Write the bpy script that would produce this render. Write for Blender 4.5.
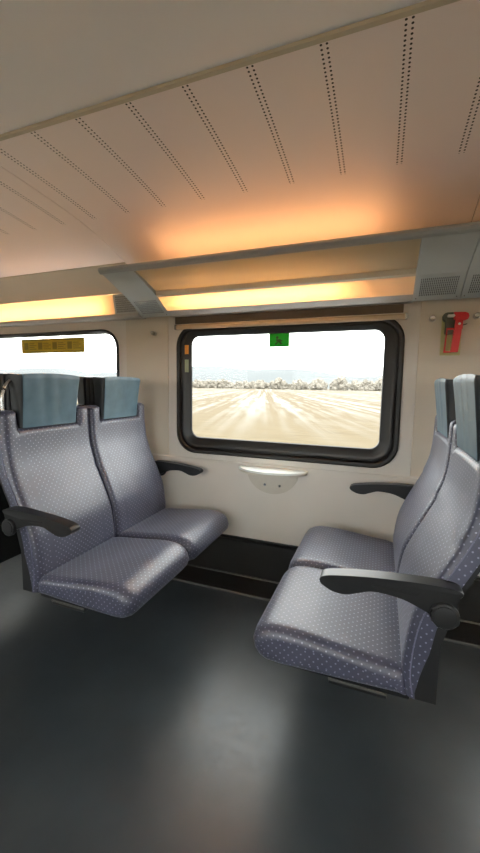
import bpy, bmesh, math, random
from mathutils import Vector, Matrix
random.seed(7)
PI = math.pi
scene = bpy.context.scene
col = scene.collection
for o in list(bpy.data.objects): bpy.data.objects.remove(o)

# ------------------------------------------------------------------ camera
YAW, PITCH, ROLL, FPX = 0.3609, -0.108, 0.0139, 373.4
fw = Vector((-math.sin(YAW)*math.cos(PITCH), math.cos(YAW)*math.cos(PITCH), math.sin(PITCH)))
rt = Vector((math.cos(YAW), math.sin(YAW), 0)); up = rt.cross(fw)
r2 = rt*math.cos(ROLL)+up*math.sin(ROLL); u2 = -rt*math.sin(ROLL)+up*math.cos(ROLL)
cd = bpy.data.cameras.new('camera'); cam = bpy.data.objects.new('camera', cd); col.objects.link(cam)
cd.sensor_fit = 'VERTICAL'; cd.sensor_height = 36; cd.sensor_width = 36
cd.lens = FPX*36/853; cd.clip_start = .02; cd.clip_end = 3000
m = Matrix((r2, u2, -fw)).transposed().to_4x4(); m.translation = Vector((.591, 0, 1.245))
cam.matrix_world = m
scene.camera = cam

# ------------------------------------------------------------------ world, light, exposure
SKY = 8.0
LAMP = (1.0, .60, .32)
w = bpy.data.worlds.new('overcast_sky'); scene.world = w; w.use_nodes = True
nt = w.node_tree; bg = nt.nodes['Background']
bg.inputs[0].default_value = (.97, .985, 1.0, 1); bg.inputs[1].default_value = SKY
vs = scene.view_settings
vs.view_transform = 'Standard'; vs.look = 'None'; vs.gamma = 1; vs.use_curve_mapping = False
vs.exposure = 0.28

# ------------------------------------------------------------------ materials
def lin(c):
    return tuple(((x/255)/12.92 if x/255 <= .04045 else ((x/255+.055)/1.055)**2.4) for x in c)
def newmat(name):
    mt = bpy.data.materials.new(name); mt.use_nodes = True
    return mt, mt.node_tree, mt.node_tree.nodes['Principled BSDF']
def N(nt, typ, **kw):
    n = nt.nodes.new(typ)
    for k, v in kw.items():
        if k.startswith('i'): n.inputs[int(k[1:])].default_value = v
        else: setattr(n, k, v)
    return n
def plain(name, rgb, rough=.5, metal=0, spec=.5, noise=.06, scale=30, bump=0):
    mt, t, b = newmat(name)
    c = lin(rgb)
    tc = N(t, 'ShaderNodeTexCoord'); nz = N(t, 'ShaderNodeTexNoise'); nz.inputs['Scale'].default_value = scale
    t.links.new(tc.outputs['Object'], nz.inputs['Vector'])
    rp = N(t, 'ShaderNodeValToRGB')
    rp.color_ramp.elements[0].color = tuple(x*(1-noise) for x in c)+(1,)
    rp.color_ramp.elements[1].color = tuple(min(1, x*(1+noise)) for x in c)+(1,)
    rp.color_ramp.elements[0].position = .3; rp.color_ramp.elements[1].position = .7
    t.links.new(nz.outputs[0], rp.inputs[0]); t.links.new(rp.outputs[0], b.inputs['Base Color'])
    b.inputs['Roughness'].default_value = rough; b.inputs['Metallic'].default_value = metal
    b.inputs['Specular IOR Level'].default_value = spec
    if bump:
        bp = N(t, 'ShaderNodeBump'); bp.inputs['Strength'].default_value = bump; bp.inputs['Distance'].default_value = .002
        t.links.new(nz.outputs[0], bp.inputs['Height']); t.links.new(bp.outputs[0], b.inputs['Normal'])
    return mt
def emit(name, rgb, s):
    mt, t, b = newmat(name)
    b.inputs['Base Color'].default_value = (.8, .8, .8, 1)
    b.inputs['Emission Color'].default_value = tuple(rgb)+(1,); b.inputs['Emission Strength'].default_value = s
    return mt

M = {}
M['wall'] = plain('wall_laminate', (212, 207, 199), .45, noise=.02, scale=4)
M['pillar'] = plain('pillar_laminate', (204, 196, 181), .45, noise=.02, scale=4)
M['groove'] = plain('groove_dark', (95, 82, 68), .7)
M['cornice'] = plain('cornice_beige', (208, 199, 180), .4, noise=.02, scale=4)
M['rail'] = plain('rail_beige_metal', (196, 186, 164), .35, noise=.02)
M['rail_grey'] = plain('rail_grey_metal', (158, 160, 158), .4, noise=.02)
M['bracket'] = plain('bracket_grey', (178, 181, 178), .45, noise=.02, scale=6)
M['lip'] = plain('lip_grey', (176, 172, 164), .4, noise=.02)
M['slot'] = plain('blind_slot_brown', (92, 78, 62), .6)
M['blind'] = plain('blind_rail', (190, 172, 146), .4, noise=.03)
M['black'] = plain('black_plastic', (24, 25, 27), .40, noise=.1, scale=60)
M['rubber'] = plain('window_rubber', (17, 16, 15), .42, noise=.1)
M['shell'] = plain('seat_shell_black', (16, 17, 19), .6, noise=.1)
M['kick'] = plain('kick_panel_black', (30, 29, 28), .42, noise=.15, scale=8)
M['edge'] = plain('edge_strip_metal', (98, 98, 94), .45, metal=.5)
M['steel'] = plain('brushed_steel', (180, 180, 178), .25, metal=1)
M['table'] = plain('table_top_white', (240, 245, 240), .35, noise=.02)
M['plate'] = plain('table_plate_grey', (196, 190, 178), .4, noise=.02)
M['red'] = plain('red_plastic', (200, 16, 24), .35, noise=.03)
M['olive'] = plain('hammer_holder_grey', (88, 92, 76), .5)
M['glow_tab'] = plain('pale_yellow_plate', (188, 184, 128), .5)
M['white'] = plain('white_paint', (235, 235, 230), .4)
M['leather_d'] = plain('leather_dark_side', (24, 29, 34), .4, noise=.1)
M['center'] = plain('ceiling_center', (234, 235, 236), .5, noise=.015, scale=3)

M['brown_st'] = plain('sticker_print_olive', (138, 122, 30), .5)

M['green_dk'] = plain('sticker_print_dark', (12, 70, 26), .5)
M['orange_st'] = plain('sticker_orange', (222, 150, 60), .5)
M['grey_st'] = plain('sticker_grey', (150, 160, 132), .5)

# fabric: velour with a quincunx of small pale dots, laid out in metres on the UV map
def fabric():
    mt, t, b = newmat('dotted_velour')
    uv = N(t, 'ShaderNodeUVMap'); uv.uv_map = 'UVMap'
    def dots(off):
        mp = N(t, 'ShaderNodeMapping'); mp.inputs['Location'].default_value = (off, off, 0)
        mp.inputs['Scale'].default_value = (1/.026, 1/.026, 1)
        t.links.new(uv.outputs[0], mp.inputs[0])
        fr = N(t, 'ShaderNodeVectorMath', operation='FRACTION'); t.links.new(mp.outputs[0], fr.inputs[0])
        sb = N(t, 'ShaderNodeVectorMath', operation='SUBTRACT'); sb.inputs[1].default_value = (.5, .5, 0)
        t.links.new(fr.outputs[0], sb.inputs[0])
        ln = N(t, 'ShaderNodeVectorMath', operation='LENGTH'); t.links.new(sb.outputs[0], ln.inputs[0])
        mr = N(t, 'ShaderNodeMapRange'); mr.inputs[1].default_value = .07; mr.inputs[2].default_value = .12
        mr.inputs[3].default_value = 1; mr.inputs[4].default_value = 0
        t.links.new(ln.outputs['Value'], mr.inputs[0]); return mr.outputs[0]
    mx = N(t, 'ShaderNodeMath', operation='MAXIMUM')
    t.links.new(dots(0), mx.inputs[0]); t.links.new(dots(.5), mx.inputs[1])
    tc = N(t, 'ShaderNodeTexCoord')
    nz = N(t, 'ShaderNodeTexNoise'); nz.inputs['Scale'].default_value = 9; nz.inputs['Detail'].default_value = 5
    t.links.new(tc.outputs['Object'], nz.inputs['Vector'])
    rp = N(t, 'ShaderNodeValToRGB')
    rp.color_ramp.elements[0].position = .3; rp.color_ramp.elements[0].color = lin((50, 52, 70))+(1,)
    rp.color_ramp.elements[1].position = .75; rp.color_ramp.elements[1].color = lin((66, 68, 88))+(1,)
    t.links.new(nz.outputs[0], rp.inputs[0])
    mi = N(t, 'ShaderNodeMix', data_type='RGBA'); mi.inputs['B'].default_value = lin((134, 136, 156))+(1,)
    t.links.new(mx.outputs[0], mi.inputs['Factor']); t.links.new(rp.outputs[0], mi.inputs['A'])
    t.links.new(mi.outputs['Result'], b.inputs['Base Color'])
    b.inputs['Roughness'].default_value = .44; b.inputs['Specular IOR Level'].default_value = .85
    b.inputs['Sheen Weight'].default_value = .15; b.inputs['Sheen Roughness'].default_value = .4
    b.inputs['Sheen Tint'].default_value = (.85, .88, 1, 1)
    n2 = N(t, 'ShaderNodeTexNoise'); n2.inputs['Scale'].default_value = 260; t.links.new(tc.outputs['Object'], n2.inputs['Vector'])
    bp = N(t, 'ShaderNodeBump'); bp.inputs['Strength'].default_value = .25; bp.inputs['Distance'].default_value = .002
    t.links.new(n2.outputs[0], bp.inputs['Height']); t.links.new(bp.outputs[0], b.inputs['Normal'])
    return mt
M['fabric'] = fabric()
M['piping'] = plain('piping_lavender', (104, 104, 126), .6)

def leather():
    mt, t, b = newmat('blue_grey_leather')
    tc = N(t, 'ShaderNodeTexCoord')
    nz = N(t, 'ShaderNodeTexNoise'); nz.inputs['Scale'].default_value = 14
    t.links.new(tc.outputs['Object'], nz.inputs['Vector'])
    rp = N(t, 'ShaderNodeValToRGB')
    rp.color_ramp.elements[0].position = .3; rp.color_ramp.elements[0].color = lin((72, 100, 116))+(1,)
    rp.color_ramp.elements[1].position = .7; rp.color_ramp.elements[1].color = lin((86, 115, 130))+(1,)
    t.links.new(nz.outputs[0], rp.inputs[0]); t.links.new(rp.outputs[0], b.inputs['Base Color'])
    b.inputs['Roughness'].default_value = .4
    n2 = N(t, 'ShaderNodeTexVoronoi'); n2.inputs['Scale'].default_value = 260; t.links.new(tc.outputs['Object'], n2.inputs['Vector'])
    bp = N(t, 'ShaderNodeBump'); bp.inputs['Strength'].default_value = .1; bp.inputs['Distance'].default_value = .001
    t.links.new(n2.outputs[0], bp.inputs['Height']); t.links.new(bp.outputs[0], b.inputs['Normal'])
    return mt
M['leather'] = leather()

def floor_mat():
    mt, t, b = newmat('floor_vinyl_dark')
    tc = N(t, 'ShaderNodeTexCoord')
    n1 = N(t, 'ShaderNodeTexNoise'); n1.inputs['Scale'].default_value = 3.5; n1.inputs['Detail'].default_value = 8
    n2 = N(t, 'ShaderNodeTexNoise'); n2.inputs['Scale'].default_value = 34; n2.inputs['Detail'].default_value = 6; n2.inputs['Roughness'].default_value = .6
    for n in (n1, n2): t.links.new(tc.outputs['Object'], n.inputs['Vector'])
    rp = N(t, 'ShaderNodeValToRGB')
    rp.color_ramp.elements[0].position = .3; rp.color_ramp.elements[0].color = lin((46, 51, 55))+(1,)
    rp.color_ramp.elements[1].position = .75; rp.color_ramp.elements[1].color = lin((60, 66, 70))+(1,)
    t.links.new(n1.outputs[0], rp.inputs[0]); t.links.new(rp.outputs[0], b.inputs['Base Color'])
    mr = N(t, 'ShaderNodeMapRange'); mr.inputs[1].default_value = 0; mr.inputs[2].default_value = 1
    mr.inputs[3].default_value = .215; mr.inputs[4].default_value = .45
    t.links.new(n2.outputs[0], mr.inputs[0]); t.links.new(mr.outputs[0], b.inputs['Roughness'])
    b.inputs['Specular IOR Level'].default_value = .5
    return mt
M['floor'] = floor_mat()

# ceiling panel with twin rows of small punched holes, nine pairs per bay
PER = 1.85/9
def perf_mat():
    mt, t, b = newmat('ceiling_perforated')
    tc = N(t, 'ShaderNodeTexCoord'); sp = N(t, 'ShaderNodeSeparateXYZ'); t.links.new(tc.outputs['Object'], sp.inputs[0])
    def ma(op, a, bb=None, c=None):
        n = N(t, 'ShaderNodeMath', operation=op)
        for i, v in enumerate((a, bb, c)):
            if v is None: continue
            if isinstance(v, (int, float)): n.inputs[i].default_value = v
            else: t.links.new(v, n.inputs[i])
        return n.outputs[0]
    x = ma('ADD', sp.outputs[0], 20*PER+.009+PER/2)
    fx = ma('SUBTRACT', ma('MULTIPLY', ma('FRACT', ma('DIVIDE', x, PER)), PER), PER/2)
    dx = ma('SUBTRACT', ma('ABSOLUTE', fx), .0078)
    STEP = .0138
    fy = ma('SUBTRACT', ma('MULTIPLY', ma('FRACT', ma('DIVIDE', sp.outputs[1], STEP)), STEP), STEP/2)
    d = ma('SQRT', ma('ADD', ma('MULTIPLY', dx, dx), ma('MULTIPLY', fy, fy)))
    hole = ma('LESS_THAN', d, .0034)
    hole = ma('MULTIPLY', hole, ma('LESS_THAN', sp.outputs[1], 1.62))
    hole = ma('MULTIPLY', hole, ma('GREATER_THAN', sp.outputs[1], 1.0766))
    mi = N(t, 'ShaderNodeMix', data_type='RGBA')
    mi.inputs['A'].default_value = lin((240, 230, 226))+(1,); mi.inputs['B'].default_value = lin((40, 34, 30))+(1,)
    t.links.new(hole, mi.inputs['Factor']); t.links.new(mi.outputs['Result'], b.inputs['Base Color'])
    b.inputs['Roughness'].default_value = .42
    return mt
M['perf'] = perf_mat()

def grille_mat():
    mt, t, b = newmat('slotted_grille')
    uv = N(t, 'ShaderNodeUVMap'); uv.uv_map = 'UVMap'
    sp = N(t, 'ShaderNodeSeparateXYZ'); t.links.new(uv.outputs[0], sp.inputs[0])
    def cell(o, n, lo):
        a = N(t, 'ShaderNodeMath', operation='MULTIPLY'); a.inputs[1].default_value = n; t.links.new(o, a.inputs[0])
        f = N(t, 'ShaderNodeMath', operation='FRACT'); t.links.new(a.outputs[0], f.inputs[0])
        g = N(t, 'ShaderNodeMath', operation='GREATER_THAN'); g.inputs[1].default_value = lo; t.links.new(f.outputs[0], g.inputs[0])
        return g.outputs[0]
    mm = N(t, 'ShaderNodeMath', operation='MULTIPLY')
    t.links.new(cell(sp.outputs[0], 20, .5), mm.inputs[0]); t.links.new(cell(sp.outputs[1], 8, .2), mm.inputs[1])
    mi = N(t, 'ShaderNodeMix', data_type='RGBA')
    mi.inputs['A'].default_value = lin((178, 181, 178))+(1,); mi.inputs['B'].default_value = lin((62, 60, 56))+(1,)
    t.links.new(mm.outputs[0], mi.inputs['Factor']); t.links.new(mi.outputs['Result'], b.inputs['Base Color'])
    b.inputs['Roughness'].default_value = .45
    return mt
M['grille'] = grille_mat()

def translucent(name, rgb, tr):
    mt = bpy.data.materials.new(name); mt.use_nodes = True; t = mt.node_tree; t.nodes.clear()
    out = N(t, 'ShaderNodeOutputMaterial'); d = N(t, 'ShaderNodeBsdfDiffuse'); s = N(t, 'ShaderNodeBsdfTranslucent')
    d.inputs[0].default_value = lin(rgb)+(1,); s.inputs[0].default_value = lin(rgb)+(1,)
    mx = N(t, 'ShaderNodeMixShader'); mx.inputs[0].default_value = tr
    t.links.new(d.outputs[0], mx.inputs[1]); t.links.new(s.outputs[0], mx.inputs[2]); t.links.new(mx.outputs[0], out.inputs[0])
    return mt
M['diffuser'] = translucent('lamp_diffuser', (244, 230, 208), .6)
M['green_st'] = translucent('sticker_green', (40, 165, 62), .28)
M['yellow_st'] = translucent('sticker_yellow', (196, 172, 74), .15)
M['upper'] = translucent('cornice_translucent', (215, 204, 178), .42)
M['tube'] = emit('warm_tube', LAMP, 90)
M['tube_fill'] = emit('added_fill_tube', (1.0, .93, .86), 185)  # added out of view to brighten the ceiling; colour and strength guessed
M['tube_cove'] = emit('warm_tube_cove', (1.0, .48, .20), 11)

def glass_mat():
    mt = bpy.data.materials.new('window_glass'); mt.use_nodes = True; t = mt.node_tree; t.nodes.clear()
    out = N(t, 'ShaderNodeOutputMaterial'); a = N(t, 'ShaderNodeBsdfTransparent'); g = N(t, 'ShaderNodeBsdfGlossy')
    a.inputs[0].default_value = (.93, .94, .92, 1); g.inputs['Roughness'].default_value = .02
    lw = N(t, 'ShaderNodeLayerWeight'); lw.inputs[0].default_value = .5
    pw = N(t, 'ShaderNodeMath', operation='POWER'); pw.inputs[1].default_value = 5; t.links.new(lw.outputs['Facing'], pw.inputs[0])
    fr = N(t, 'ShaderNodeMath', operation='MULTIPLY_ADD'); fr.inputs[1].default_value = .9; fr.inputs[2].default_value = .004
    t.links.new(pw.outputs[0], fr.inputs[0])
    mx = N(t, 'ShaderNodeMixShader'); t.links.new(fr.outputs[0], mx.inputs[0])
    t.links.new(a.outputs[0], mx.inputs[1]); t.links.new(g.outputs[0], mx.inputs[2]); t.links.new(mx.outputs[0], out.inputs[0])
    return mt
M['glass'] = glass_mat()

def field_mat():
    mt, t, b = newmat('field_with_snow_in_furrows')
    tc = N(t, 'ShaderNodeTexCoord')
    # furrow direction
    mp = N(t, 'ShaderNodeMapping'); mp.inputs['Rotation'].default_value = (0, 0, -.30)
    t.links.new(tc.outputs['Object'], mp.inputs[0])
    def nz(scale, sc, det=4):
        m2 = N(t, 'ShaderNodeMapping'); m2.inputs['Scale'].default_value = sc
        t.links.new(mp.outputs[0], m2.inputs[0])
        n = N(t, 'ShaderNodeTexNoise'); n.inputs['Scale'].default_value = scale; n.inputs['Detail'].default_value = det
        t.links.new(m2.outputs[0], n.inputs['Vector']); return n.outputs[0]
    fur = nz(.75, (1, .01, 1), 3)      # long snow strips along the furrows
    rag = nz(1.2, (.8, .10, 1), 5)
    ad = N(t, 'ShaderNodeMath', operation='ADD'); 
    ml = N(t, 'ShaderNodeMath', operation='MULTIPLY'); ml.inputs[1].default_value = .55
    t.links.new(rag, ml.inputs[0]); t.links.new(fur, ad.inputs[0]); t.links.new(ml.outputs[0], ad.inputs[1])
    rp = N(t, 'ShaderNodeValToRGB')
    e = rp.color_ramp.elements
    e[0].position = .72; e[0].color = (.078, .058, .031, 1)
    e[1].position = .98; e[1].color = (.17, .168, .158, 1)
    t.links.new(ad.outputs[0], rp.inputs[0])
    # rough grass verge nearer the line
    sp = N(t, 'ShaderNodeSeparateXYZ'); t.links.new(tc.outputs['Object'], sp.inputs[0])
    mr = N(t, 'ShaderNodeMapRange'); mr.inputs[1].default_value = 18; mr.inputs[2].default_value = 65
    t.links.new(sp.outputs[1], mr.inputs[0])
    m3 = N(t, 'ShaderNodeMapping'); m3.inputs['Scale'].default_value = (.25, 2.2, 1); t.links.new(tc.outputs['Object'], m3.inputs[0])
    n3 = N(t, 'ShaderNodeTexNoise'); n3.inputs['Scale'].default_value = 1.0; n3.inputs['Detail'].default_value = 6; t.links.new(m3.outputs[0], n3.inputs['Vector'])
    r3 = N(t, 'ShaderNodeValToRGB'); r3.color_ramp.elements[0].position = .3; r3.color_ramp.elements[1].position = .7
    r3.color_ramp.elements[0].color = (.062, .047, .024, 1); r3.color_ramp.elements[1].color = (.100, .078, .046, 1)
    t.links.new(n3.outputs[0], r3.inputs[0])
    mi = N(t, 'ShaderNodeMix', data_type='RGBA')
    t.links.new(mr.outputs[0], mi.inputs['Factor']); t.links.new(r3.outputs[0], mi.inputs['A']); t.links.new(rp.outputs[0], mi.inputs['B'])
    t.links.new(mi.outputs['Result'], b.inputs['Base Color'])
    b.inputs['Roughness'].default_value = .95; b.inputs['Specular IOR Level'].default_value = .1
    return mt
M['field'] = field_mat()
M['hill'] = plain('distant_hill', (88, 91, 92), .95, spec=.05, scale=.01)
M['crown'] = plain('hazed_twigs', (124, 119, 110), .95, spec=.05, noise=.2, scale=.5)  # distance haze is put into the pale twig colour
M['bark'] = plain('bark', (96, 86, 76), .95, spec=.05)

# ------------------------------------------------------------------ helpers
def link(name, bm, mat, parent=None, smooth=None, recalc=True):
    if recalc: bmesh.ops.recalc_face_normals(bm, faces=bm.faces)
    me = bpy.data.meshes.new(name); bm.to_mesh(me); bm.free()
    if isinstance(mat, (list, tuple)):
        for x in mat: me.materials.append(x)
    else: me.materials.append(mat)
    if smooth is not None:
        me.shade_smooth()
        me.set_sharp_from_angle(angle=math.radians(smooth))
    o = bpy.data.objects.new(name, me); col.objects.link(o)
    if parent: o.parent = parent
    return o
def thing(name, label, cat, loc=(0, 0, 0), rz=0, group=None):
    o = bpy.data.objects.new(name, None); o.empty_display_size = .1; col.objects.link(o)
    o.location = loc; o.rotation_euler = (0, 0, rz)
    return tag(o, label, cat, group)
def tag(o, label, cat=None, group=None):
    o['label'] = label
    if cat: o['category'] = cat
    if group: o['group'] = group
    return o
def struct(name, bm, mat, **kw):
    o = link(name, bm, mat, **kw); o['kind'] = 'structure'; return o
def box(bm, x0, x1, y0, y1, z0, z1, bev=0):
    vs_ = [bm.verts.new((x, y, z)) for x in (x0, x1) for y in (y0, y1) for z in (z0, z1)]
    fs = [(0, 1, 3, 2), (4, 6, 7, 5), (0, 4, 5, 1), (2, 3, 7, 6), (0, 2, 6, 4), (1, 5, 7, 3)]
    ff = [bm.faces.new([vs_[i] for i in f]) for f in fs]
    if bev:
        es = list({e for f in ff for e in f.edges})
        bmesh.ops.bevel(bm, geom=es, offset=bev, segments=2, affect='EDGES', profile=.5)
    return bm
def prism_x(bm, pts, x0, x1):
    """closed (y,z) outline extruded along x"""
    a = [bm.verts.new((x0, y, z)) for y, z in pts]; b = [bm.verts.new((x1, y, z)) for y, z in pts]
    n = len(pts)
    for i in range(n): bm.faces.new((a[i], a[(i+1) % n], b[(i+1) % n], b[i]))
    bm.faces.new(a[::-1]); bm.faces.new(b)
    return bm
def prism_y(bm, pts, y0, y1, bev=0):
    """closed (x,z) outline extruded along y"""
    a = [bm.verts.new((x, y0, z)) for x, z in pts]; b = [bm.verts.new((x, y1, z)) for x, z in pts]
    n = len(pts); ff = []
    for i in range(n): ff.append(bm.faces.new((a[i], a[(i+1) % n], b[(i+1) % n], b[i])))
    ca = bm.faces.new(a[::-1]); cb = bm.faces.new(b)
    if bev:
        es = list(set(list(ca.edges)+list(cb.edges)))
        bmesh.ops.bevel(bm, geom=es, offset=bev, segments=3, affect='EDGES', profile=.5)
    return bm
def tube(bm, pts, r, seg=10, closed=False):
    pts = [Vector(p) for p in pts]; n = len(pts); rings = []
    for i, p in enumerate(pts):
        a = pts[i-1] if (i or closed) else p; b = pts[(i+1) % n] if (i < n-1 or closed) else p
        d = (b-a).normalized(); h = Vector((0, 0, 1)) if abs(d.z) < .9 else Vector((0, 1, 0))
        s = d.cross(h).normalized(); t = s.cross(d)
        rings.append([bm.verts.new(p+(s*math.cos(k*2*PI/seg)+t*math.sin(k*2*PI/seg))*r) for k in range(seg)])
    for i in range(n if closed else n-1):
        A, B = rings[i], rings[(i+1) % n]
        for k in range(seg): bm.faces.new((A[k], A[(k+1) % seg], B[(k+1) % seg], B[k]))
    if not closed: bm.faces.new(rings[0][::-1]); bm.faces.new(rings[-1])
    return bm
def cyl_y(bm, cx, cz, r, y0, y1, seg=32, bev=0):
    return prism_y(bm, [(cx+r*math.cos(k*2*PI/seg), cz+r*math.sin(k*2*PI/seg)) for k in range(seg)], y0, y1, bev)
def rrect(l, r, b, t, rad, n=8):
    pts = []
    for cx, cz, a0 in ((r-rad, t-rad, 0), (l+rad, t-rad, PI/2), (l+rad, b+rad, PI), (r-rad, b+rad, 3*PI/2)):
        for k in range(n+1):
            a = a0+k*PI/2/n; pts.append((cx+rad*math.cos(a), cz+rad*math.sin(a)))
    return pts
def strip_yz(bm, path, x0, x1, th=.004):
    """thin sheet following a (y,z) path, thickness th outward (towards the wall)"""
    n = len(path); back = []
    for i, (y, z) in enumerate(path):
        a = path[max(0, i-1)]; b = path[min(n-1, i+1)]
        dy, dz = b[0]-a[0], b[1]-a[1]; L = math.hypot(dy, dz)
        ny, nz = -dz/L, dy/L
        if nz < 0 or (abs(nz) < 1e-6 and ny < 0): ny, nz = -ny, -nz
        back.append((y+ny*th, z+nz*th))
    return prism_x(bm, path+back[::-1], x0, x1)

# ------------------------------------------------------------------ structure
WY = 2.2; OY = -.75; XE = 2.775
bm = bmesh.new(); box(bm, -XE-.1, XE+.1, OY-.1, WY+.1, -.08, 0); struct('floor', bm, M['floor'])

WIN = [(-1.85), 0.0, 1.85]
HX, HB, HT = .700, .788, 1.642      # rectangular hole behind each frame
def wall_with_holes(name, y0, y1):
    bm = bmesh.new()
    xs = [-XE-.1]
    for c in WIN: xs += [c-HX, c+HX]
    xs.append(XE+.1)
    box(bm, xs[0], xs[-1], y0, y1, 0, HB); box(bm, xs[0], xs[-1], y0, y1, HT, 2.3)
    for i in range(0, len(xs), 2): box(bm, xs[i], xs[i+1], y0, y1, HB, HT)
    # rounded corners of each opening
    yf, yb = (y0, y0+.03) if y0 > 0 else (y1, y1-.03)
    for c in WIN:
        hx, zb, zt, rad = opening(c, y0 > 0)
        zc, hz = (zb+zt)/2, (zt-zb)/2; mz = max(HX+.001-hx, HT+.001-zt, zb-HB+.001)
        ring = rrect(-hx, hx, zb, zt, rad); A = []; B = []; Cc = []
        n1 = 9
        for q in range(4):
            sx = (1, -1, -1, 1)[q]; sz = (1, 1, -1, -1)[q]
            ccx, ccz = sx*(hx-rad), zc+sz*(hz-rad); D_ = rad+mz
            for k in range(n1):
                a = q*PI/2+k*PI/16; ux, uz = math.cos(a), math.sin(a); t_ = D_/max(abs(ux), abs(uz))
                A.append(bm.verts.new((c+ring[q*n1+k][0], yf, ring[q*n1+k][1]))); Cc.append(bm.verts.new((c+ring[q*n1+k][0], yb, ring[q*n1+k][1])))
                B.append(bm.verts.new((c+ccx+ux*t_, yf+(.0005 if y0 > 0 else -.0005), ccz+uz*t_)))
        n = len(A)
        for i in range(n):
            bm.faces.new((A[i], A[(i+1) % n], B[(i+1) % n], B[i])); bm.faces.new((A[i], Cc[i], Cc[(i+1) % n], A[(i+1) % n]))
    return struct(name, bm, M['wall'])
def opening(c, near):
    if near and c < 0: return (.676, .822, 1.612, .115)
    return (.635, .855, 1.590, .10)
wall_with_holes('wall_window_side', WY, WY+.10)
wall_with_holes('wall_aisle_side', OY-.10, OY)
for nm, x0, x1 in (('wall_left', -XE-.1, -XE), ('wall_right', XE, XE+.1)):
    bm = bmesh.new(); box(bm, x0, x1, OY, WY, 0, 2.3); struct(nm, bm, M['wall'])

# windows: stepped black rubber frame with rounded corners, pane as a part
wn = 0
for side, ysg, y0 in (('near', 1, WY), ('far', -1, OY)):
    for c in WIN:
        wn += 1
        loops = [(.69, .798, 1.632, .135, -.001), (.690, .798, 1.632, .135, -.012), (.682, .806, 1.624, .128, -.018), (.668, .820, 1.612, .118, -.018),
                 (.660, .828, 1.604, .112, -.006), (.652, .836, 1.598, .106, -.010), (.640, .850, 1.590, .098, -.010), (.632, .862, 1.584, .09, -.006),
                 (.618, .874, 1.578, .08, -.002), (.604, .888, 1.570, .068, .004), (.592, .900, 1.563, .058, .010), (.588, .904, 1.560, .054, .0185)]
        if side == 'near' and c < 0:      # slimmer frame, larger pane
            loops = [(hx, zb, zt, rad, dy) for hx, zb, zt, rad, dy in loops[:3]]+[(.678, .812, 1.620, .124, -.016), (.674, .816, 1.612, .118, -.004), (.668, .822, 1.604, .112, .010), (.667, .823, 1.603, .111, .0185)]
        bm = bmesh.new(); prev = None
        for hx, zb, zt, rad, dy in loops:
            ring = [bm.verts.new((c+x, y0+ysg*dy, z)) for x, z in rrect(-hx, hx, zb, zt, rad)]
            if prev:
                n = len(ring)
                for i in range(n): bm.faces.new((prev[i], prev[(i+1) % n], ring[(i+1) % n], ring[i]))
            prev = ring
        f = struct('window_%d' % wn, bm, M['rubber'], smooth=35)
        bm = bmesh.new(); yg = y0+ysg*.018
        gl = rrect(-.672, .672, .818, 1.607, .112) if side == 'near' and c < 0 else rrect(-.612, .612, .882, 1.58, .07)
        prism_y(bm, [(c+x, z) for x, z in gl], yg, yg+.006*ysg)
        g = link('window_pane', bm, M['glass'], f)

# wall cladding on the window side: pillar panels and seams
tn = 0
def trim(bm, mat, **kw):
    global tn
    tn += 1
    return struct('trim_%d' % tn, bm, mat, **kw)
for c in (-.925, .925):
    bm = bmesh.new(); box(bm, c-.168, c+.168, WY-.006, WY+.001, .772, 1.70, .002); trim(bm, M['pillar'])
for c in (-2.72, 2.72):
    bm = bmesh.new(); box(bm, c-.05, c+.05, WY-.006, WY+.001, .772, 1.70, .002); trim(bm, M['pillar'])
bm = bmesh.new(); box(bm, -XE, XE, WY-.010, WY+.001, .27, .762, .003); trim(bm, M['wall'])     # lower wall cladding
bm = bmesh.new(); box(bm, -XE, XE, WY-.014, WY-.0095, .246, .256); trim(bm, M['edge'])
bm = bmesh.new(); box(bm, -XE, XE, WY-.014, WY+.001, 0, .268, .003)
b_ = struct('baseboard_window_side', bm, M['kick'])
bm = bmesh.new(); box(bm, -XE, XE, OY-.001, OY+.02, 0, .27, .003); struct('baseboard_aisle_side', bm, M['kick'])
# raised floor strip along the wall with a thin metal nosing
bm = bmesh.new(); box(bm, -XE, XE, 1.995, WY-.014, -.001, .010, .002); trim(bm, M['kick'])
bm = bmesh.new(); box(bm, -XE, XE, 1.985, 1.996, -.001, .012, .002); trim(bm, M['edge'])
bm = bmesh.new(); box(bm, -XE, XE, WY-.024, WY-.013, .009, .016, .002); trim(bm, M['edge'])

# ceiling: flat middle, edge bar, curved perforated panels per bay
def ceil_prof(y0, y1, n=18):
    ks = [(1.075, 2.138), (1.35, 2.118), (1.62, 2.086), (1.80, 2.047), (1.95, 2.001), (2.08, 1.945), (2.21, 1.87)]
    out = []
    for i in range(n+1):
        y = y0+(y1-y0)*i/n
        # piecewise monotone via lagrange-like smoothing (catmull-rom)
        for k in range(len(ks)-1):
            if y <= ks[k+1][0] or k == len(ks)-2: break
        p0 = ks[max(0, k-1)]; p1 = ks[k]; p2 = ks[k+1]; p3 = ks[min(len(ks)-1, k+2)]
        t = (y-p1[0])/(p2[0]-p1[0])
        m1 = (p2[1]-p0[1])/(p2[0]-p0[0])*(p2[0]-p1[0]); m2 = (p3[1]-p1[1])/(p3[0]-p1[0])*(p2[0]-p1[0])
        z = (2*t**3-3*t**2+1)*p1[1]+(t**3-2*t**2+t)*m1+(-2*t**3+3*t**2)*p2[1]+(t**3-t**2)*m2
        out.append((y, z))
    return out
bm = bmesh.new()
flat = [(OY-.05, 2.150), (.80, 2.150), (.90, 2.146), (.94, 2.143), (.98, 2.141), (1.02, 2.142), (1.062, 2.1455), (1.062, 2.25), (OY-.05, 2.25)]
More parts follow.
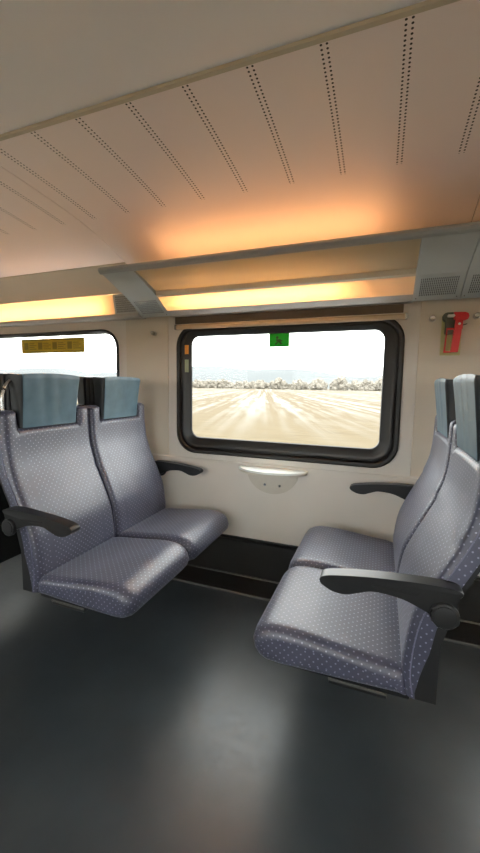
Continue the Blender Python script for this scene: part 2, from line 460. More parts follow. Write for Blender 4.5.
prism_x(bm, flat, -XE-.1, XE+.1); struct('ceiling', bm, M['center'], smooth=40)
bm = bmesh.new(); prism_x(bm, [(1.060, 2.145), (1.063, 2.138), (1.075, 2.1355), (1.078, 2.138), (1.078, 2.24), (1.060, 2.24)], -XE, XE); trim(bm, M['rail'], smooth=30)
for k in (-1, 0, 1):
    bm = bmesh.new(); x0 = k*1.85-.925+.002; x1 = k*1.85+.925-.002
    strip_yz(bm, ceil_prof(1.078, 1.995 if k == -1 else 2.195, 24), x0, x1, .012)
    trim(bm, M['perf'], smooth=30)
bm = bmesh.new(); strip_yz(bm, [(y, z+.014) for y, z in ceil_prof(1.078, 2.19, 12)], -XE-.05, XE+.05, .05); trim(bm, M['groove'])

# cornice along the window side
P_TOP = (1.825, 1.853); P_UP = (2.0, 1.775); P_ST = (2.112, 1.710); P_BOT = (2.15, 1.687)
for k in (0, 1):      # projecting luggage-ledge bays
    c = k*1.85; nm = ('above the middle window', 'right of the red hammer')[k]
    xa, xb = c-.711, c+.711
    if k == 1: xb = XE
    t = thing('cornice_unit', 'projecting beige cornice with lit strip %s' % ('above the window with the half-moon table' if k == 0 else 'at the far right beyond the red hammer'), 'light fitting', (c, 2.15, 1.69))
    def prt(name, bm, mat, par=t, **kw):
        o = link(name, bm, mat, par, **kw); o.matrix_parent_inverse = Matrix.Translation((-t.location.x, -t.location.y, -t.location.z)); return o
    bm = bmesh.new()
    prism_x(bm, [(1.740, 1.884), (1.738, 1.876), (1.746, 1.864), (1.758, 1.858), (1.778, 1.862), (1.778, 1.880), (1.765, 1.892), (1.748, 1.892)], c-.925, min(c+.925, XE))
    prt('rail', bm, M['rail_grey'], smooth=25)
    bm = bmesh.new(); box(bm, c-.925, min(c+.925, XE), 1.770, 2.195, 1.880, 1.890); prt('ledge', bm, M['rail'])
    bm = bmesh.new(); strip_yz(bm, [(1.776, 1.872), (1.995, 1.802)], xa, xb, .004); prt('upper_panel', bm, M['upper'])
    bm = bmesh.new(); prism_x(bm, [(1.984, 1.803), (1.988, 1.779), (2.000, 1.772), (2.012, 1.776), (2.002, 1.812)], xa, xb); prt('lip', bm, M['cornice'])
    bm = bmesh.new(); strip_yz(bm, [(2.004, 1.776), P_ST], xa, xb, .003); d = prt('diffuser', bm, M['diffuser'])
    bm = bmesh.new(); prism_x(bm, [(2.108, 1.712), P_BOT, (2.194, 1.687), (2.194, 1.70), (2.155, 1.70), (2.115, 1.722)], xa-.0, xb); prt('lower_lip', bm, M['lip'])
    bm = bmesh.new(); tube(bm, [(c-.60, 2.085, 1.795), (c+.37 if k == 0 else c+.6, 2.085, 1.795)], .013, 12); prt('lamp_tube', bm, M['tube'], smooth=60)
    bm = bmesh.new(); tube(bm, [(c-.62, 1.865, 1.904), (c+.56, 1.865, 1.904)], .009, 12); prt('cove_tube', bm, M['tube_cove'], smooth=60)
    for s in ((-1, 1) if k == 0 else (-1,)):
        x0 = c+s*.712; x1 = c+s*.9235; x0, x1 = min(x0, x1), max(x0, x1)
        bm = bmesh.new()
        strip_yz(bm, [(1.772, 1.862), P_UP, (2.148, 1.688), (2.156, 1.688)], x0, x1, .006)
        # side cheek closing the box
        prism_x(bm, [(1.79, 1.862), (2.0, 1.777), (2.148, 1.690), (2.194, 1.690), (2.194, 1.878), (1.79, 1.878)], x0+.002 if s < 0 else x1-.006, x0+.006 if s < 0 else x1-.002)
        xi = x1 if s < 0 else x0
        prism_x(bm, [(1.79, 1.862), (2.0, 1.777), (2.148, 1.690), (2.194, 1.690), (2.194, 1.878), (1.79, 1.878)], min(xi, xi-s*-.004), max(xi, xi-s*-.004))
        br = prt('end_cover', bm, M['bracket']); br['label'] = 'grey cover panel with slotted vent'
        bm = bmesh.new(); g0, g1 = x0+.022, x1-.026
        q = []
        for (y, z) in ((2.018, 1.7648), (2.118, 1.7052)):
            for x in (g0, g1): q.append(bm.verts.new((x, y-.0008, z-.0012)))
        fc = bm.faces.new((q[0], q[1], q[3], q[2])); uvl = bm.loops.layers.uv.new('UVMap')
        for lp, uv in zip(fc.loops, ((0, 0), (1, 0), (1, 1), (0, 1))): lp[uvl].uv = uv
        g = link('vent_grille', bm, M['grille'], br); g.matrix_parent_inverse = br.matrix_parent_inverse @ Matrix.Identity(4); g.matrix_parent_inverse = Matrix.Identity(4)
        for sx in (g0-.008, g1+.010):
            bm = bmesh.new(); bmesh.ops.create_icosphere(bm, subdivisions=1, radius=.003, matrix=Matrix.Translation((sx, 2.133, 1.6955)))
            link('screw', bm, M['slot'], br)
# left bay: flush cornice
c = -1.85
t = thing('cornice_unit', 'flush beige cornice with glowing strip above the left window', 'light fitting', (c, 2.15, 1.69))
def prt2(name, bm, mat, **kw):
    o = link(name, bm, mat, t, **kw); o.matrix_parent_inverse = Matrix.Translation((-t.location.x, -t.location.y, -t.location.z)); return o
xr = -.928
bm = bmesh.new(); strip_yz(bm, [(1.985, 1.984), (2.088, 1.838)], -XE, xr, .005); prt2('upper_panel', bm, M['cornice'])
bm = bmesh.new(); prism_x(bm, [(1.985, 1.984), (1.978, 1.984), (1.976, 1.990), (1.99, 1.998)], -XE, xr); prt2('top_bead', bm, M['rail'])
bm = bmesh.new(); strip_yz(bm, [(2.088, 1.836), (2.112, 1.712)], -XE, -1.115, .003); prt2('diffuser', bm, M['diffuser'])
bm = bmesh.new(); strip_yz(bm, [(2.088, 1.836), (2.112, 1.712)], -1.114, xr, .004); ec = prt2('end_cover', bm, M['bracket'])
bm = bmesh.new(); q = [bm.verts.new(v) for v in ((-1.10, 2.0892, 1.825), (-.95, 2.0892, 1.825), (-.95, 2.1092, 1.722), (-1.10, 2.1092, 1.722))]
fc = bm.faces.new(q); uvl = bm.loops.layers.uv.new('UVMap')
for lp, uv in zip(fc.loops, ((0, 0), (1, 0), (1, 1), (0, 1))): lp[uvl].uv = uv
link('vent_grille', bm, M['grille'], ec)
bm = bmesh.new(); prism_x(bm, [(2.106, 1.712), (2.106, 1.700), (2.115, 1.687), (2.194, 1.687), (2.194, 1.712)], -XE, xr); prt2('lower_lip', bm, M['lip'])
bm = bmesh.new(); tube(bm, [(-2.45, 2.150, 1.775), (-1.21, 2.150, 1.775)], .012, 12); prt2('lamp_tube', bm, M['tube'], smooth=60)

# flush cornices added unseen on the aisle side; their lamps brighten the ceiling
for c in (-1.85, 0, 1.85):
    t = thing('cornice_unit', 'added unseen fill-lamp cornice over the aisle-side window, ' + {-1.85: 'left bay', 0: 'middle bay', 1.85: 'right bay'}[c], 'light fitting', (c, OY+.05, 1.69))
    def prt3(name, bm, mat, **kw):
        o = link(name, bm, mat, t, **kw); o.matrix_parent_inverse = Matrix.Translation((-t.location.x, -t.location.y, -t.location.z)); return o
    x0, x1 = c-.924, c+.924
    bm = bmesh.new(); prism_x(bm, [(OY+.001, 2.02), (OY+.20, 2.02), (OY+.17, 2.03), (OY+.001, 2.03)], x0, x1); prt3('ledge', bm, M['rail'])
    bm = bmesh.new(); strip_yz(bm, [(OY+.20, 2.02), (OY+.112, 1.838)], x0, x1, .004); prt3('upper_panel', bm, M['cornice'])
    bm = bmesh.new(); strip_yz(bm, [(OY+.112, 1.836), (OY+.088, 1.712)], x0, x1, .003); prt3('diffuser', bm, M['diffuser'])
    bm = bmesh.new(); box(bm, x0, x1, OY+.001, OY+.095, 1.69, 1.71); prt3('lower_lip', bm, M['lip'])
    bm = bmesh.new(); tube(bm, [(c-.62, OY+.05, 1.775), (c+.62, OY+.05, 1.775)], .012, 12); prt3('lamp_tube', bm, M['tube_fill'], smooth=60)

# roller blind cassette over the middle (and right) window
for k, lb in ((0, 'beige roller blind rail above the middle window'), (1, 'beige roller blind rail above the far right window')):
    c = k*1.85
    t = thing('roller_blind', lb, 'blind', (c, WY, 1.60))
    bm = bmesh.new(); box(bm, -.700, .675, -.010, -.001, .042, .086); link('slot', bm, M['slot'], t)
    bm = bmesh.new(); prism_x(bm, [(-.022, .006), (-.026, .012), (-.026, .026), (-.020, .034), (-.001, .036), (-.001, .004)], -.690, .690); link('rail', bm, M['blind'], t, smooth=30)
    for s in (-1, 1):
        bm = bmesh.new(); box(bm, s*.690-.006, s*.690+.006, -.030, -.001, .004, .036, .002); link('end_cap', bm, M['steel'], t)

# ------------------------------------------------------------------ seats
def lerp(tab, z):
    if z <= tab[0][0]: return tab[0][1]
    for (a, va), (b, vb) in zip(tab, tab[1:]):
        if z <= b:
            s = (z-a)/(b-a); s = s*s*(3-2*s)*.35+s*.65
            return va+(vb-va)*s
    return tab[-1][1]
FRONT = [(.37, .052), (.45, .068), (.53, .064), (.62, .050), (.70, .016), (.78, -.022), (.85, -.056), (.92, -.080), (1.0, -.089), (1.14, -.092)]
def front(z):
    return sum(lerp(FRONT, z+d) for d in (-.03, -.015, 0, .015, .03))/5
def thick(z):
    return .016+.046*min(1, max(0, (z-.385)/.15))**.7
HW = .242        # half seat width
def back_mesh():
    """upholstered back: front grid with rounded edges and a notch for the headrest"""
    ys = [-HW, -HW+.004, -HW+.012, -HW+.026, -.200, -.185, -.176, -.170, -.166, -.15, -.10, -.05, 0]
    ys = ys+[-y for y in ys[:-1]][::-1]
    Z0 = .385
    def ztop(y):
        a = abs(y)
        if a <= .167: return 1.050
        if a <= .171: return 1.118
        e = HW-a
        return 1.130-(.018*(1-min(1, e/.02))**2)
    nz = 44
    bm = bmesh.new(); uvl = bm.loops.layers.uv.new('UVMap'); uvd = {}
    F = []; B = []
    for y in ys:
        zt = ztop(y); rowf = []; rowb = []
        for i in range(nz+1):
            s = i/nz; s = 1-(1-s)**1.0
            z = Z0+(1.015-Z0)*(i/(nz-9)) if i <= nz-9 else 1.015+(zt-1.015)*((i-nz+9)/9)**.8
            a = abs(y)
            e = min(HW-a, zt-z, z-Z0+.012)
            if z > 1.05-.001: e = min(e, max(0, a-.167))
            else:
                if a < .167: e = min(e, 1.05-z)
                else: e = min(e, math.hypot(max(0, a-.167), 1.05-z))
            r = .026; e = max(0, min(e, r))
            drop = r-math.sqrt(max(0, r*r-(r-e)**2))
            wing = .010*min(1, (a/HW))**3*(1 if z > .5 else .3)   # slight side bolsters
            lum = -.006*(a/HW)**2 if .5 < z < .85 else 0
            x = front(z)+wing*.6+lum-drop
            v = bm.verts.new((x, y, z)); uvd[v] = (y, z*1.06); rowf.append(v)
            xb = front(z)-thick(z)
            xb = max(xb, -.163)
            xb = min(xb, x-.001)
            v = bm.verts.new((xb, y, z)); uvd[v] = (y+.06, z*1.06); rowb.append(v)
        F.append(rowf); B.append(rowb)
    m_ = len(ys); mid = m_//2
    for i in range(nz+1):
        for G in (F,):
            u = 0
            for j in range(mid+1, m_): u += (G[j][i].co-G[j-1][i].co).length if abs(ys[j]) > .172 or abs(ys[j]) < .166 else .002; uvd[G[j][i]] = (u, uvd[G[j][i]][1])
            u = 0
            for j in range(mid-1, -1, -1): u -= (G[j][i].co-G[j+1][i].co).length if abs(ys[j]) > .172 or abs(ys[j]) < .166 else .002; uvd[G[j][i]] = (u, uvd[G[j][i]][1])
    for j in range(m_-1):
        for i in range(nz):
            bm.faces.new((F[j][i], F[j+1][i], F[j+1][i+1], F[j][i+1])); bm.faces.new((B[j][i], B[j][i+1], B[j+1][i+1], B[j+1][i]))
        bm.faces.new((F[j][nz], F[j+1][nz], B[j+1][nz], B[j][nz])); bm.faces.new((F[j][0], B[j][0], B[j+1][0], F[j+1][0]))
    for i in range(nz):
        bm.faces.new((F[0][i], F[0][i+1], B[0][i+1], B[0][i])); bm.faces.new((F[-1][i], B[-1][i], B[-1][i+1], F[-1][i+1]))
    for f in bm.faces:
        side = abs(f.calc_center_median().y) > HW-.001
        for lp in f.loops:
            if side: lp[uvl].uv = (lp.vert.co.x, lp.vert.co.z)
            else: lp[uvl].uv = uvd[lp.vert]
    return bm
def cushion_mesh():
    """seat cushion: side profile swept across the width with rounded plan corners"""
    prof = [(.045, .375), (.045, .43), (.06, .452), (.10, .462), (.18, .470), (.26, .478), (.34, .486), (.40, .489), (.440, .487), (.472, .480), (.497, .466),
            (.513, .445), (.520, .418), (.514, .393), (.498, .374), (.475, .363), (.43, .360), (.30, .364), (.15, .370)]
    # densify
    P = []
    n = len(prof)
    for i in range(n):
        a, b = prof[i], prof[(i+1) % n]
        L = math.hypot(b[0]-a[0], b[1]-a[1]); k = max(1, int(L/.02))
        for j in range(k): P.append((a[0]+(b[0]-a[0])*j/k, a[1]+(b[1]-a[1])*j/k))
    arc = [0]
    for i in range(1, len(P)): arc.append(arc[-1]+math.hypot(P[i][0]-P[i-1][0], P[i][1]-P[i-1][1]))
    ys = [-.243, -.2427, -.2415, -.239, -.235, -.229, -.222, -.214, -.206, -.198, -.18, -.15, -.10, -.05, 0]
    ys = ys+[-y for y in ys[:-1]][::-1]
    bm = bmesh.new(); uvl = bm.loops.layers.uv.new('UVMap'); uvd = {}
    R = []
    cx, cz = .28, .425
    NR = []
    m_ = len(P)
    for i in range(m_):
        a, b = P[i-2], P[(i+2) % m_]; dx, dz = b[0]-a[0], b[1]-a[1]; L = math.hypot(dx, dz)
        nx, nz_ = -dz/L, dx/L
        if (P[i][0]-cx)*nx+(P[i][1]-cz)*nz_ < 0: nx, nz_ = -nx, -nz_
        NR.append((nx, nz_))
    for y in ys:
        a = .243-abs(y)
        r = .042; e = min(a, r); ins = r-math.sqrt(max(0, r*r-(r-e)**2))
        rp = .060; e2 = min(a, rp); ins2 = rp-math.sqrt(max(0, rp*rp-(rp-e2)**2))
        ring = []
        for i, (x, z) in enumerate(P):
            X = x-NR[i][0]*ins*.9-max(0, ins2-ins)*.7*min(1, max(0, (x-.25)/.2))
            Z = z-NR[i][1]*ins*.9
            if z > .45: Z -= .006*math.exp(-((x-.2)/.12)**2)*(1-(y/.243)**2)     # worn dip
            v = bm.verts.new((X, y, Z)); uvd[v] = (arc[i], y); ring.append(v)
        R.append(ring)
    mid = len(ys)//2
    for i in range(len(P)):
        for rng, sg in ((range(mid+1, len(ys)), 1), (range(mid-1, -1, -1), -1)):
            u = 0
            for j in rng: u += sg*(R[j][i].co-R[j-sg][i].co).length; uvd[R[j][i]] = (arc[i], u)
    for j in range(len(ys)-1):
        for i in range(len(P)):
            i2 = (i+1) % len(P)
            f = bm.faces.new((R[j][i], R[j][i2], R[j+1][i2], R[j+1][i]))
            for lp in f.loops:
                u, v = uvd[lp.vert]
                if i2 == 0 and u < .01: u = arc[-1]+.02
                lp[uvl].uv = (u, v)
    for ring in (R[0], R[-1]):
        f = bm.faces.new(ring)
        for lp in f.loops: lp[uvl].uv = (lp.vert.co.x, lp.vert.co.z)
    return bm
def headrest_mesh():
    """leather pad, wider at the top, with soft vertical creases"""
    bm = bmesh.new(); rows = []
    ny, nz = 36, 20
    for i in range(nz+1):
        s = i/nz; z = 1.052+.236*s
        hw = .1575+.011*s**2.2
        ring = []
        xf = -.091+.026*s**1.2
        if s > .94: xf -= .004*((s-.94)/.06)**2
        for j in range(ny+1):
            q = j/ny*2-1; y = q*hw
            e = hw-abs(y); r = .010; e = min(e, r); dr = r-math.sqrt(max(0, r*r-(r-e)**2))
            cr = .0028*math.sin(q*11+.8+1.2*s)*math.exp(-((q+.05)/.45)**2)*min(1, s*1.6+.1)*(1-.4*s)
            ztop = z-(.006*abs(q)**4*s)+.0015*math.cos(q*PI)*s
            ring.append(bm.verts.new((xf-dr+cr, y, ztop)))
        for j in range(ny, -1, -1):
            q = j/ny*2-1; y = q*hw; ring.append(bm.verts.new((-.140, y, z-.004*s)))
        rows.append(ring)
    n = len(rows[0])
    for i in range(nz):
        for k in range(n):
            f = bm.faces.new((rows[i][k], rows[i][(k+1) % n], rows[i+1][(k+1) % n], rows[i+1][k]))
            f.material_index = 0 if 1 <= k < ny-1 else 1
    bm.faces.new(rows[0]); bm.faces.new(rows[-1])
    return bm
ARM_TOP = [(.298, .704), (.293, .713), (.27, .722), (.20, .733), (.12, .741), (.03, .746), (-.03, .745), (-.056, .738), (-.055, .728)]
ARM_BOT = [(-.045, .715), (-.048, .685), (-.035, .662), (-.01, .656), (.02, .670), (.08, .693), (.15, .699), (.19, .687), (.225, .675), (.26, .677), (.285, .688), (.295, .696)]
SEATPARTS = {}
def make_seat(label, loc, rz, side, arm_off, handle=True, group=None, wall_arm=False):
    """side: local y sign of the armrest"""
    t = thing('train_seat', label, 'seat', loc, rz, group)
    def share(key, fn, mat, par, name, smooth=40):
        if key not in SEATPARTS:
            o = link(name, fn(), mat, par, smooth=smooth); SEATPARTS[key] = o; return o
        o = SEATPARTS[key].copy(); o.name = name; col.objects.link(o); o.parent = par; return o
    share('cushion', cushion_mesh, M['fabric'], t, 'cushion')
    bk = share('back', back_mesh, M['fabric'], t, 'backrest', 50)
    def pip():
        bm = bmesh.new(); pts = []
        for i in range(40):
            z = .40+(1.105-.40)*i/39; pts.append((front(z)-.020, -HW-.0002, z))
        for k in range(1, 6): pts.append((front(1.12)-.022, -HW+.012*k, 1.108+.022*math.sin(k/5*PI/2)))
        tube(bm, pts, .0018, 6)
        tube(bm, [(x, -y, z) for x, y, z in pts], .0018, 6); return bm
    share('piping', pip, M['piping'], bk, 'piping')
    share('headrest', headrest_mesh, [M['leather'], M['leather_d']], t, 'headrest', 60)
    def shell():
        bm = bmesh.new(); fr = []; zs = [.385+.03*i for i in range(30)]+[1.27]
        outl = []
        for z in zs:
            xb = max(front(z)-thick(z), -.163)
            if z > 1.03: xb = -.149
            outl.append((xb-.002, z))
        rear = [(max(min(x-.022, -.03 if z < .75 else x-.012), -.172), z) for x, z in outl]
        rear = [(-.03-.02*min(1, max(0, (z-.385)/.2)) if z < .60 else x, z) for x, z in rear]
        prism_y(bm, outl+rear[::-1], -.238, .238); return bm
    def shell2():
        bm = bmesh.new()
        zs = [.385+.035*i for i in range(20)]
        outl = [(max(front(z)-thick(z), -.163)-.001, z) for z in zs]
        rear = []
        for x, z in outl: rear.append((min(x-.012, -.022-.10*max(0, min(1, (z-.55)/.4))), z))
        rear = [(max(-.172, x), z) for x, z in rear]
        prism_y(bm, outl+rear[::-1], -.240, .240)
        box(bm, -.172, -.150, -.160, .160, 1.04, 1.282, .006)
        return bm
    share('shell', shell2, M['shell'], t, 'back_shell', 30)
    def pan():
        bm = bmesh.new(); box(bm, .04, .44, -.21, .21, .352, .372, .004); return bm
    share('pan', pan, M['black'], t, 'seat_pan')
    # armrest
    def cr(P):
        out = []; n = len(P)
        for i in range(n):
            p0, p1, p2, p3 = P[i-1], P[i], P[(i+1) % n], P[(i+2) % n]
            for k in range(4):
                u = k/4
                out.append(tuple(.5*(2*p1[c]+(p2[c]-p0[c])*u+(2*p0[c]-5*p1[c]+4*p2[c]-p3[c])*u*u+(3*p1[c]-p0[c]-3*p2[c]+p3[c])*u**3) for c in (0, 1)))
        return out
    ya = side*arm_off; hw = .022
    at_ = bmesh.new(); prism_y(at_, cr(ARM_TOP+ARM_BOT), ya-hw, ya+hw, .0025)
    arm = link('armrest', at_, M['black'], t, smooth=35)
    bm = bmesh.new(); o_ = side*(hw)
    y0, y1 = (ya+o_-side*.004, ya+o_+side*.012)
    cyl_y(bm, -.018, .674, .034, min(y0, y1), max(y0, y1), 36, .004)
    hub = link('pivot_hub', bm, M['black'], arm, smooth=35)
    bm = bmesh.new(); y0, y1 = (ya+o_+side*.0115, ya+o_+side*.0145)
    prism_y(bm, [(-.018+.027*math.cos(k*PI/16), .674+.027*math.sin(k*PI/16)) for k in range(32)], min(y0, y1), max(y0, y1), .001)
    link('hub_cap', bm, M['shell'], arm, smooth=35)
    # under-arm rib line
    bm = bmesh.new(); yo = ya+side*(hw-.001); prism_y(bm, [(.04, .715), (.15, .721), (.16, .716), (.05, .708)], min(yo, yo+side*.004), max(yo, yo+side*.004), .001)
    link('armrest_rib', bm, M['shell'], arm)
    if handle:
        bm = bmesh.new(); pts = []
        for k in range(13):
            a = k/12*PI/2; pts.append((-.128, side*(.145+.064*math.cos(a)), 1.165+.095*math.sin(a)))
        pts = [(-.128, side*.209, 1.09)]+pts
        tube(bm, pts, .0075, 10)
        link('grab_handle', bm, M['steel'], t, smooth=60)
    return t
DX = .75
Y1, Y2 = 1.307, 1.806
make_seat('dotted blue-grey aisle seat on the left, facing right, nearest the camera', (-DX, Y1, 0), 0, -1, .264)
make_seat('dotted blue-grey window seat on the left, facing right, beside the wall', (-DX, Y2, 0), 0, 1, .283, handle=False)
make_seat('dotted blue-grey aisle seat on the right, facing left, grey armrest in front', (DX, Y1, 0), PI, 1, .264)
make_seat('dotted blue-grey window seat on the right, facing left, beside the wall', (DX, Y2, 0), PI, -1, .283, handle=False)
make_seat('back of the seat standing behind the left aisle seat, at the left edge', (-1.85+DX, Y1, 0), PI, 1, .264)
make_seat('back of the seat standing behind the left window seat', (-1.85+DX, Y2, 0), PI, -1, .283, handle=False)
# bearing beams carrying each pair, fixed to the side wall
for s, lb in ((-1, 'black steel beam under the left pair of seats'), (1, 'black steel beam under the right pair of seats')):
    t = thing('seat_beam', lb, 'beam', (s*.565, 1.1, .33))
    bm = bmesh.new(); box(bm, -.085, .085, 0, 1.085, 0, .024, .004); link('beam', bm, M['black'], t)
    bm = bmesh.new(); box(bm, -.085, .085, -.004, 0, .014, .022, .001); link('beam_edge', bm, M['edge'], t)
    bm = bmesh.new(); box(bm, -.10, .10, 1.075, 1.085, -.05, .025, .003); link('wall_flange', bm, M['black'], t)
t = thing('seat_beam', 'black steel beam under the seats behind the left pair', 'beam', (-1.285, 1.1, .33))
bm = bmesh.new(); box(bm, -.085, .085, 0, 1.085, 0, .024, .004); link('beam', bm, M['black'], t)
bm = bmesh.new(); box(bm, -.10, .10, 1.075, 1.085, -.05, .025, .003); link('wall_flange', bm, M['black'], t)

# ------------------------------------------------------------------ half-moon table
t = thing('wall_table', 'small white half-moon table fixed under the middle window', 'table', (-.016, WY-.010, .734))
pts = []
for k in range(25):
    a = PI+PI*k/24; pts.append((.217*math.cos(a), .145*math.sin(a)))
def half(pts, z0, z1, bev):
    bm = bmesh.new()
    a = [bm.verts.new((x, y, z0)) for x, y in pts]; b = [bm.verts.new((x, y, z1)) for x, y in pts]
    n = len(pts)
    for i in range(n): bm.faces.new((a[i], a[(i+1) % n], b[(i+1) % n], b[i]))
    bm.faces.new(a[::-1]); f = bm.faces.new(b)
    if bev: bmesh.ops.bevel(bm, geom=list(f.edges), offset=bev, segments=2, affect='EDGES')
    return bm
link('table_top', half(pts, 0, .013, .003), M['table'], t, smooth=40)
link('table_rim', half([(x*.99, y*.985) for x, y in pts], -.012, -.0002, 0), M['plate'], t, smooth=40)
bm = bmesh.new(); pp = [(.162*math.cos(PI+PI*k/24), -.012+.138*math.sin(PI+PI*k/24)) for k in range(25)]
prism_y(bm, pp, -.012, -.0005, .002); pl = link('support_plate', bm, M['plate'], t, smooth=40)
for sx in (-.045, .050):
    bm = bmesh.new(); cyl_y(bm, sx, -.095, .008, -.0145, -.011, 14); link('screw', bm, M['steel'], pl, smooth=40)
    bm = bmesh.new(); cyl_y(bm, sx, -.028, .006, -.0145, -.011, 14); link('screw', bm, M['steel'], pl, smooth=40)

# ------------------------------------------------------------------ coat hooks
for x, z, lb in ((-.861, 1.588, 'small round coat hook on the pillar left of the window'), (.813, 1.602, 'small round coat hook left of the red hammer'), (1.009, 1.606, 'small round coat hook right of the red hammer, at the edge')):
    t = thing('coat_hook', lb, 'hook', (x, WY-.006, z))
    bm = bmesh.new(); cyl_y(bm, 0, 0, .016, -.005, 0, 24, .0015); link('base_ring', bm, M['lip'], t, smooth=40)
    bm = bmesh.new(); cyl_y(bm, 0, 0, .008, -.026, -.005, 16, .0); cyl_y(bm, 0, 0, .014, -.034, -.024, 20, .003); link('knob', bm, M['steel'], t, smooth=40)

# ------------------------------------------------------------------ emergency hammer
bm = bmesh.new(); box(bm, .858, .950, WY-.0085, WY-.006, 1.415, 1.615, .001)
tag(link('luminous_plate', bm, M['glow_tab']), 'pale yellow plate on the wall behind the red hammer', 'plate')
t = thing('hammer_holder', 'grey-olive bracket holding the red emergency hammer', 'holder', (.90, WY-.0085, 1.56))
bm = bmesh.new()
prism_y(bm, rrect(-.042, .040, .020, .066, .020, 6), -.028, 0, .003); prism_y(bm, rrect(-.027, .013, -.040, .030, .006, 4), -.030, 0, .002)
link('holder_body', bm, M['olive'], t, smooth=40)
bm = bmesh.new(); tube(bm, [(.030, -.030, -.004), (.052, -.034, .002), (.066, -.030, .006)], .0028, 8); link('locking_pin', bm, M['steel'], t, smooth=50)
t = thing('emergency_hammer', 'red window-breaking hammer with loop handle on the right pillar', 'hammer', (.915, WY-.0545, 1.56))
bm = bmesh.new(); prism_y(bm, [(-.010, .026), (.036, .020), (.050, .026), (.055, .040), (.050, .054), (.036, .060), (-.012, .062)], -.014, .010, .004)
prism_y(bm, [(-.004, .026), (.030, .024), (.030, -.020), (-.006, -.020)], -.010, .008, .003)
link('hammer_head', bm, M['red'], t, smooth=40)
bm = bmesh.new(); prism_y(bm, rrect(-.040, -.008, .038, .050, .005, 4), -.016, .004, .001); link('steel_tip', bm, M['white'], t)
bm = bmesh.new()
L = [(-.008, -.018), (.028, -.018)]; pts_ = []
nT = 9
right = [(.027-.010*i/(nT), -.018-.115*i/nT) for i in range(nT+1)]
left = []
for i in range(nT):
    z = -.018-.110*i/nT; xx = -.006-.009*i/nT
    left += [(xx+.006, z), (xx-.003, z-.003), (xx-.003, z-.008)]
prism_y(bm, left+[(-.015, -.133)]+right[::-1], -.008, .006, .0015); link('ribbed_grip', bm, M['red'], t)
bm = bmesh.new()
prism_y(bm, [(-.040, -.018), (-.034, -.018), (-.040, -.128), (-.013, -.128), (-.013, -.135), (-.047, -.135)], -.004, .004, .001)
prism_y(bm, [(-.040, -.014), (-.004, -.014), (-.004, -.022), (-.040, -.022)], -.004, .004, .001)
link('guard_loop', bm, M['red'], t)
bm = bmesh.new(); cyl_y(bm, .014, .004, .006, -.014, -.009, 12); link('rivet', bm, M['white'], t)

# ------------------------------------------------------------------ stickers on the glass (seen from inside)
yg = WY+.0175
t = tag(thing('green_sticker', 'green emergency exit sticker on top edge of the middle window', 'sticker', (-.002, yg, 1.482)), 'green emergency exit sticker on top edge of the middle window')
bm = bmesh.new(); box(bm, -.062, .062, -.0012, 0, 0, .080); link('sticker_film', bm, M['green_st'], t)
bm = bmesh.new()
prism_y(bm, [(-.012+.009*math.cos(k*PI/8), .055+.009*math.sin(k*PI/8)) for k in range(16)], -.0016, -.0012)
prism_y(bm, [(-.028, .018), (-.012, .030), (-.022, .044), (.004, .046), (.026, .034), (.010, .032), (.020, .016), (.010, .014), (-.004, .028), (-.020, .012)], -.0016, -.0012)
link('pictogram', bm, M['green_dk'], t)
t = thing('yellow_sticker', 'long yellow notice sticker on the left window pane', 'sticker', (-1.80, yg, 1.478))
bm = bmesh.new(); box(bm, -.318, .318, -.0012, 0, 0, .110); link('sticker_film', bm, M['yellow_st'], t)
bm = bmesh.new()
box(bm, -.300, .300, -.0015, -.0012, .098, .102); box(bm, -.300, .300, -.0015, -.0012, .008, .012)
for k in range(4):
    x = -.29+k*.148
    box(bm, x, x+.045, -.0015, -.0012, .028, .082)
    for r in range(4): box(bm, x+.055, x+.055+.075-(r % 2)*.02, -.0015, -.0012, .030+r*.014, .036+r*.014)
link('print', bm, M['brown_st'], t)
bm = bmesh.new(); box(bm, -.628, -.600, WY-.0115, WY-.0105, 1.447, 1.505)
tag(link('orange_sticker', bm, M['orange_st']), 'tiny orange sticker on the left side of the middle window frame', 'sticker')
bm = bmesh.new(); box(bm, -.628, -.600, WY-.0115, WY-.0105, 1.330, 1.412)
tag(link('grey_sticker', bm, M['grey_st']), 'tiny grey-green sticker below the orange one on the window frame', 'sticker')

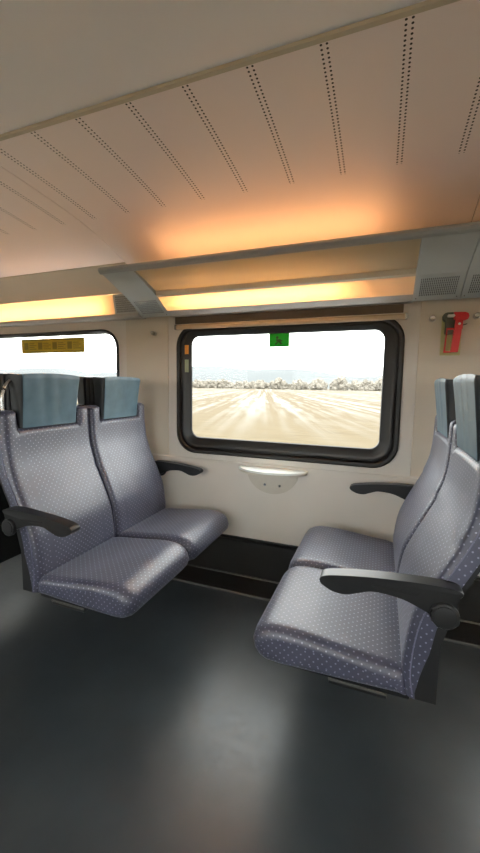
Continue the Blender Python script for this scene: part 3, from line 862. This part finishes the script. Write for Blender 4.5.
# ------------------------------------------------------------------ outdoors
GZ = -1.9
bm = bmesh.new(); box(bm, -1400, 1400, 4, 1500, GZ-1, GZ); struct('field_ground', bm, M['field'])
bm = bmesh.new(); box(bm, -1400, 1400, -1000, -4, GZ-1, GZ); struct('ground', bm, M['field'])
bm = bmesh.new(); pts = []
nh = 70
for row, (y, sc) in enumerate(((760, 0), (820, .6), (900, 1), (1000, 1.1), (1100, .9))):
    pts.append([bm.verts.new((-1350+2600*i/nh, y, GZ-1+sc*(43+9*math.sin(i*.31)+5*math.sin(i*.83+1)))) for i in range(nh+1)])
for a, b in zip(pts, pts[1:]):
    for i in range(nh): bm.faces.new((a[i], a[i+1], b[i+1], b[i]))
struct('hills', bm, M['hill'], smooth=60)
def crown_mesh(seed):
    rnd = random.Random(seed); bm = bmesh.new()
    for k in range(16):
        xx = rnd.uniform(-6.5, 6.5); zc = 1.5+rnd.random()*(9.5-abs(xx)*.85); R = rnd.uniform(1.3, 2.9)
        g = bmesh.ops.create_icosphere(bm, subdivisions=3, radius=R, matrix=Matrix.Translation((xx, rnd.uniform(-2, 2), zc)))
        for v in g['verts']: v.co += Vector((rnd.uniform(-.6, .6), rnd.uniform(-.6, .6), rnd.uniform(-.7, .9)))
    return bm
protos = []
for s in range(3):
    t = thing('field_edge_tree', 'bare hazy tree in the treeline across the snowy field', 'tree', (0, 0, GZ), 0, 'bare trees along the far edge of the field')
    link('crown', crown_mesh(s+3), M['crown'], t)
    bm = bmesh.new(); tube(bm, [(0, 0, 0), (0, 0, 3), (.2, .1, 7)], .3, 8); link('trunk', bm, M['bark'], t)
    protos.append(t)
k = 0
for row in range(4):
    x = -620+row*7
    while x < 230:
        src = protos[k % 3]
        if k < 3: r = src
        else:
            r = src.copy(); col.objects.link(r)
            for ch in list(src.children):
                cc = ch.copy(); col.objects.link(cc); cc.parent = r
        s = random.uniform(.75, 1.05)*(1.2 if -90 < x < 40 else 1.0)
        r.location = (x, 400+row*26+random.uniform(-3, 3), GZ-1.0); r.rotation_euler = (0, 0, random.uniform(-.25, .25)+(PI if k % 2 else 0))
        r.scale = (s*1.12, s*1.12, s*1.15)
        x += (19.5+random.uniform(0, 3))*max(1, s)*1.06; k += 1
